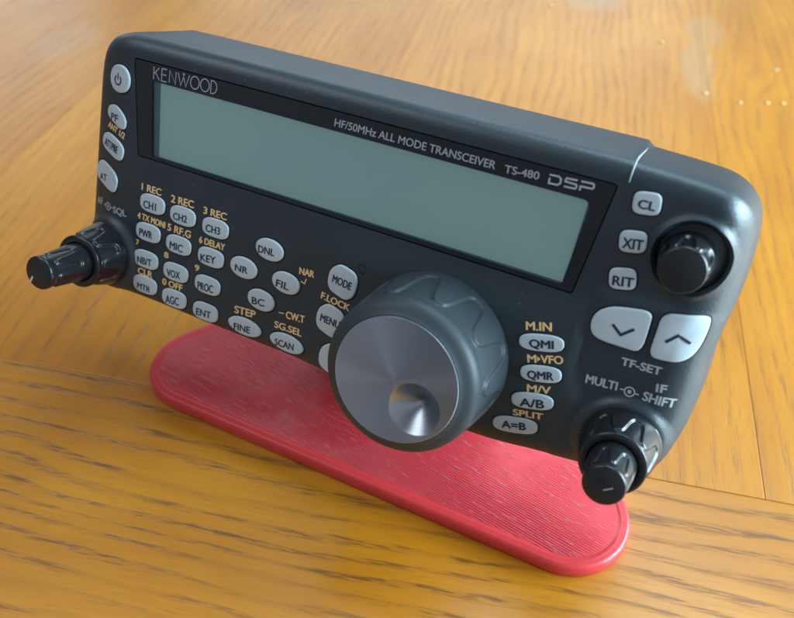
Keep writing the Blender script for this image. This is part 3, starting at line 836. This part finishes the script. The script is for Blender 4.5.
inner = [Vector((DX+DR*math.cos(2*PI*i/n1), DY+DR*math.sin(2*PI*i/n1))) for i in range(n1)]
a_, b_, c_3, d_, e_, f_ = delaunay_2d_cdt(outer+inner, [(i, (i+1) % n1) for i in range(n1)]+[(n1+i, n1+(i+1) % n1) for i in range(n1)], [], 1, 1e-6)
b0 = len(vs_)
for q in a_: vs_.append(Vector((q.x, -h0, -q.y))*S)
for q in c_3:
    m_ = sum((a_[k_] for k_ in q), Vector((0, 0)))/3
    if (m_-Vector((DX, DY))).length < DR*0.999: continue
    fs_.append(tuple(b0+k_ for k_ in q))
me = mesh('metal_disc', vs_, fs_, merge=0.00002, sharp=25)
link('metal_disc', me, M_disc, main)
vs_ = []; fs_ = []
pr_ = [(DR+0.05, 0.0), (DR, -0.02), (DR-0.25, -0.25)]+[(DR-0.25-(DR-0.3)*t_, -0.25-4.4*(1-(1-t_)**1.35)) for t_ in [i/14 for i in range(1, 15)]]
rr_ = [ringv(0, 0, max(r, 0.03), h) for r, h in pr_]
for a, c_ in zip(rr_, rr_[1:]): joinr(a, c_)
fs_.append(tuple(range(rr_[-1], rr_[-1]+n1)))
link('finger_dimple', mesh('finger_dimple', vs_, fs_, sharp=30), M_dimple, main, True, Vector((DX, -h0, -DY))*S)

def small_mod(n_, ph, h0_, h1_, depth):
    w_ = wave(n_, ph)
    def f_(t, h, r):
        if h < h0_ or h > h1_: return 0
        mid = (h0_+h1_)/2; am = (h1_-h0_)*0.34
        dq = rel(lambda a: mid+am*w_(a), t, h, r)
        return -depth*sstep(-0.3, 0.3, dq)*(1-sstep(h1_-1.3, h1_, h))
    return f_
def dual_knob(c_, tip_h, ph, mark, label):
    z0 = surf(*c_)*0.5-1.0
    hs = [i*0.2 for i in range(0, 49)]
    pr1 = [(8.75, -1.0), (8.75, 0.0)]+[(8.7-1.55*(h/9.6)**1.1, h+0.05) for h in hs]+[(6.95, 9.85), (6.6, 10.05), (6.0, 10.1), (5.5, 10.05), (5.3, 9.6), (5.25, 8.6)]
    k1 = link('dual_knob', revolve(pr1, 360, small_mod(7, ph, 1.2, 9.6, 0.5), 'dual_knob', True, 50), M_gloss, panel, True, P(c_[0], c_[1], z0))
    k1['label'] = label
    T_ = tip_h
    pr2 = [(5.15, 9.0), (5.15, 10.2)]+[(5.12-0.72*(t_**1.2), 10.4+(T_-10.9)*t_) for t_ in [i/50 for i in range(51)]]+[(4.34, T_-0.32), (4.18, T_-0.12), (3.95, T_)]
    k2_ = link('inner_knob', revolve(pr2, 360, small_mod(7, ph+1.3, 11.2, T_-1.2, 0.36), 'inner_knob', True, 40), M_gloss, k1)
    me_ = k2_.data; me_.materials.append(M_tip); me_.polygons[-1].material_index = 1
    for p_ in me_.polygons:
        if len(p_.vertices) > 20: p_.material_index = 1
    (x0, y0), (x1, y1), w_ = mark
    vs2, fs2 = strip([(x0, y0), (x1, y1)], w_)
    me_ = bpy.data.meshes.new('pointer_mark'); me_.from_pydata([tuple(Vector((q.x, -T_-0.03, -q.y))*S) for q in vs2], [], fs2)
    link('pointer_mark', me_, M_white if w_ > 0.4 else M_grey, k2_, False)
    return k1
dual_knob(AF, 23.2, 0.9, ((-2.6, 3.1), (-1.8, 1.4), 0.55), 'black double volume knob at the lower left corner')
dual_knob(MU, 19.6, 2.0, ((0.2, 0.9), (1.9, -0.3), 0.28), 'black double knob at the lower right corner')
T_ = 9.6
pr2 = [(5.6, -2.0), (5.6, 0.2)]+[(5.55-0.9*(t_**1.1), 0.5+(T_-1.1)*t_) for t_ in [i/30 for i in range(31)]]+[(4.58, T_-0.3), (4.42, T_-0.1), (4.2, T_)]
kz = link('tuning_offset_knob', revolve(pr2, 360, small_mod(6, 0.6, 1.0, T_-0.7, 0.55), 'tuning_offset_knob', True, 40), M_gloss, panel, True, P(RI[0], RI[1], 0.6))
kz.data.materials.append(M_tip)
for p_ in kz.data.polygons:
    if len(p_.vertices) > 20: p_.material_index = 1
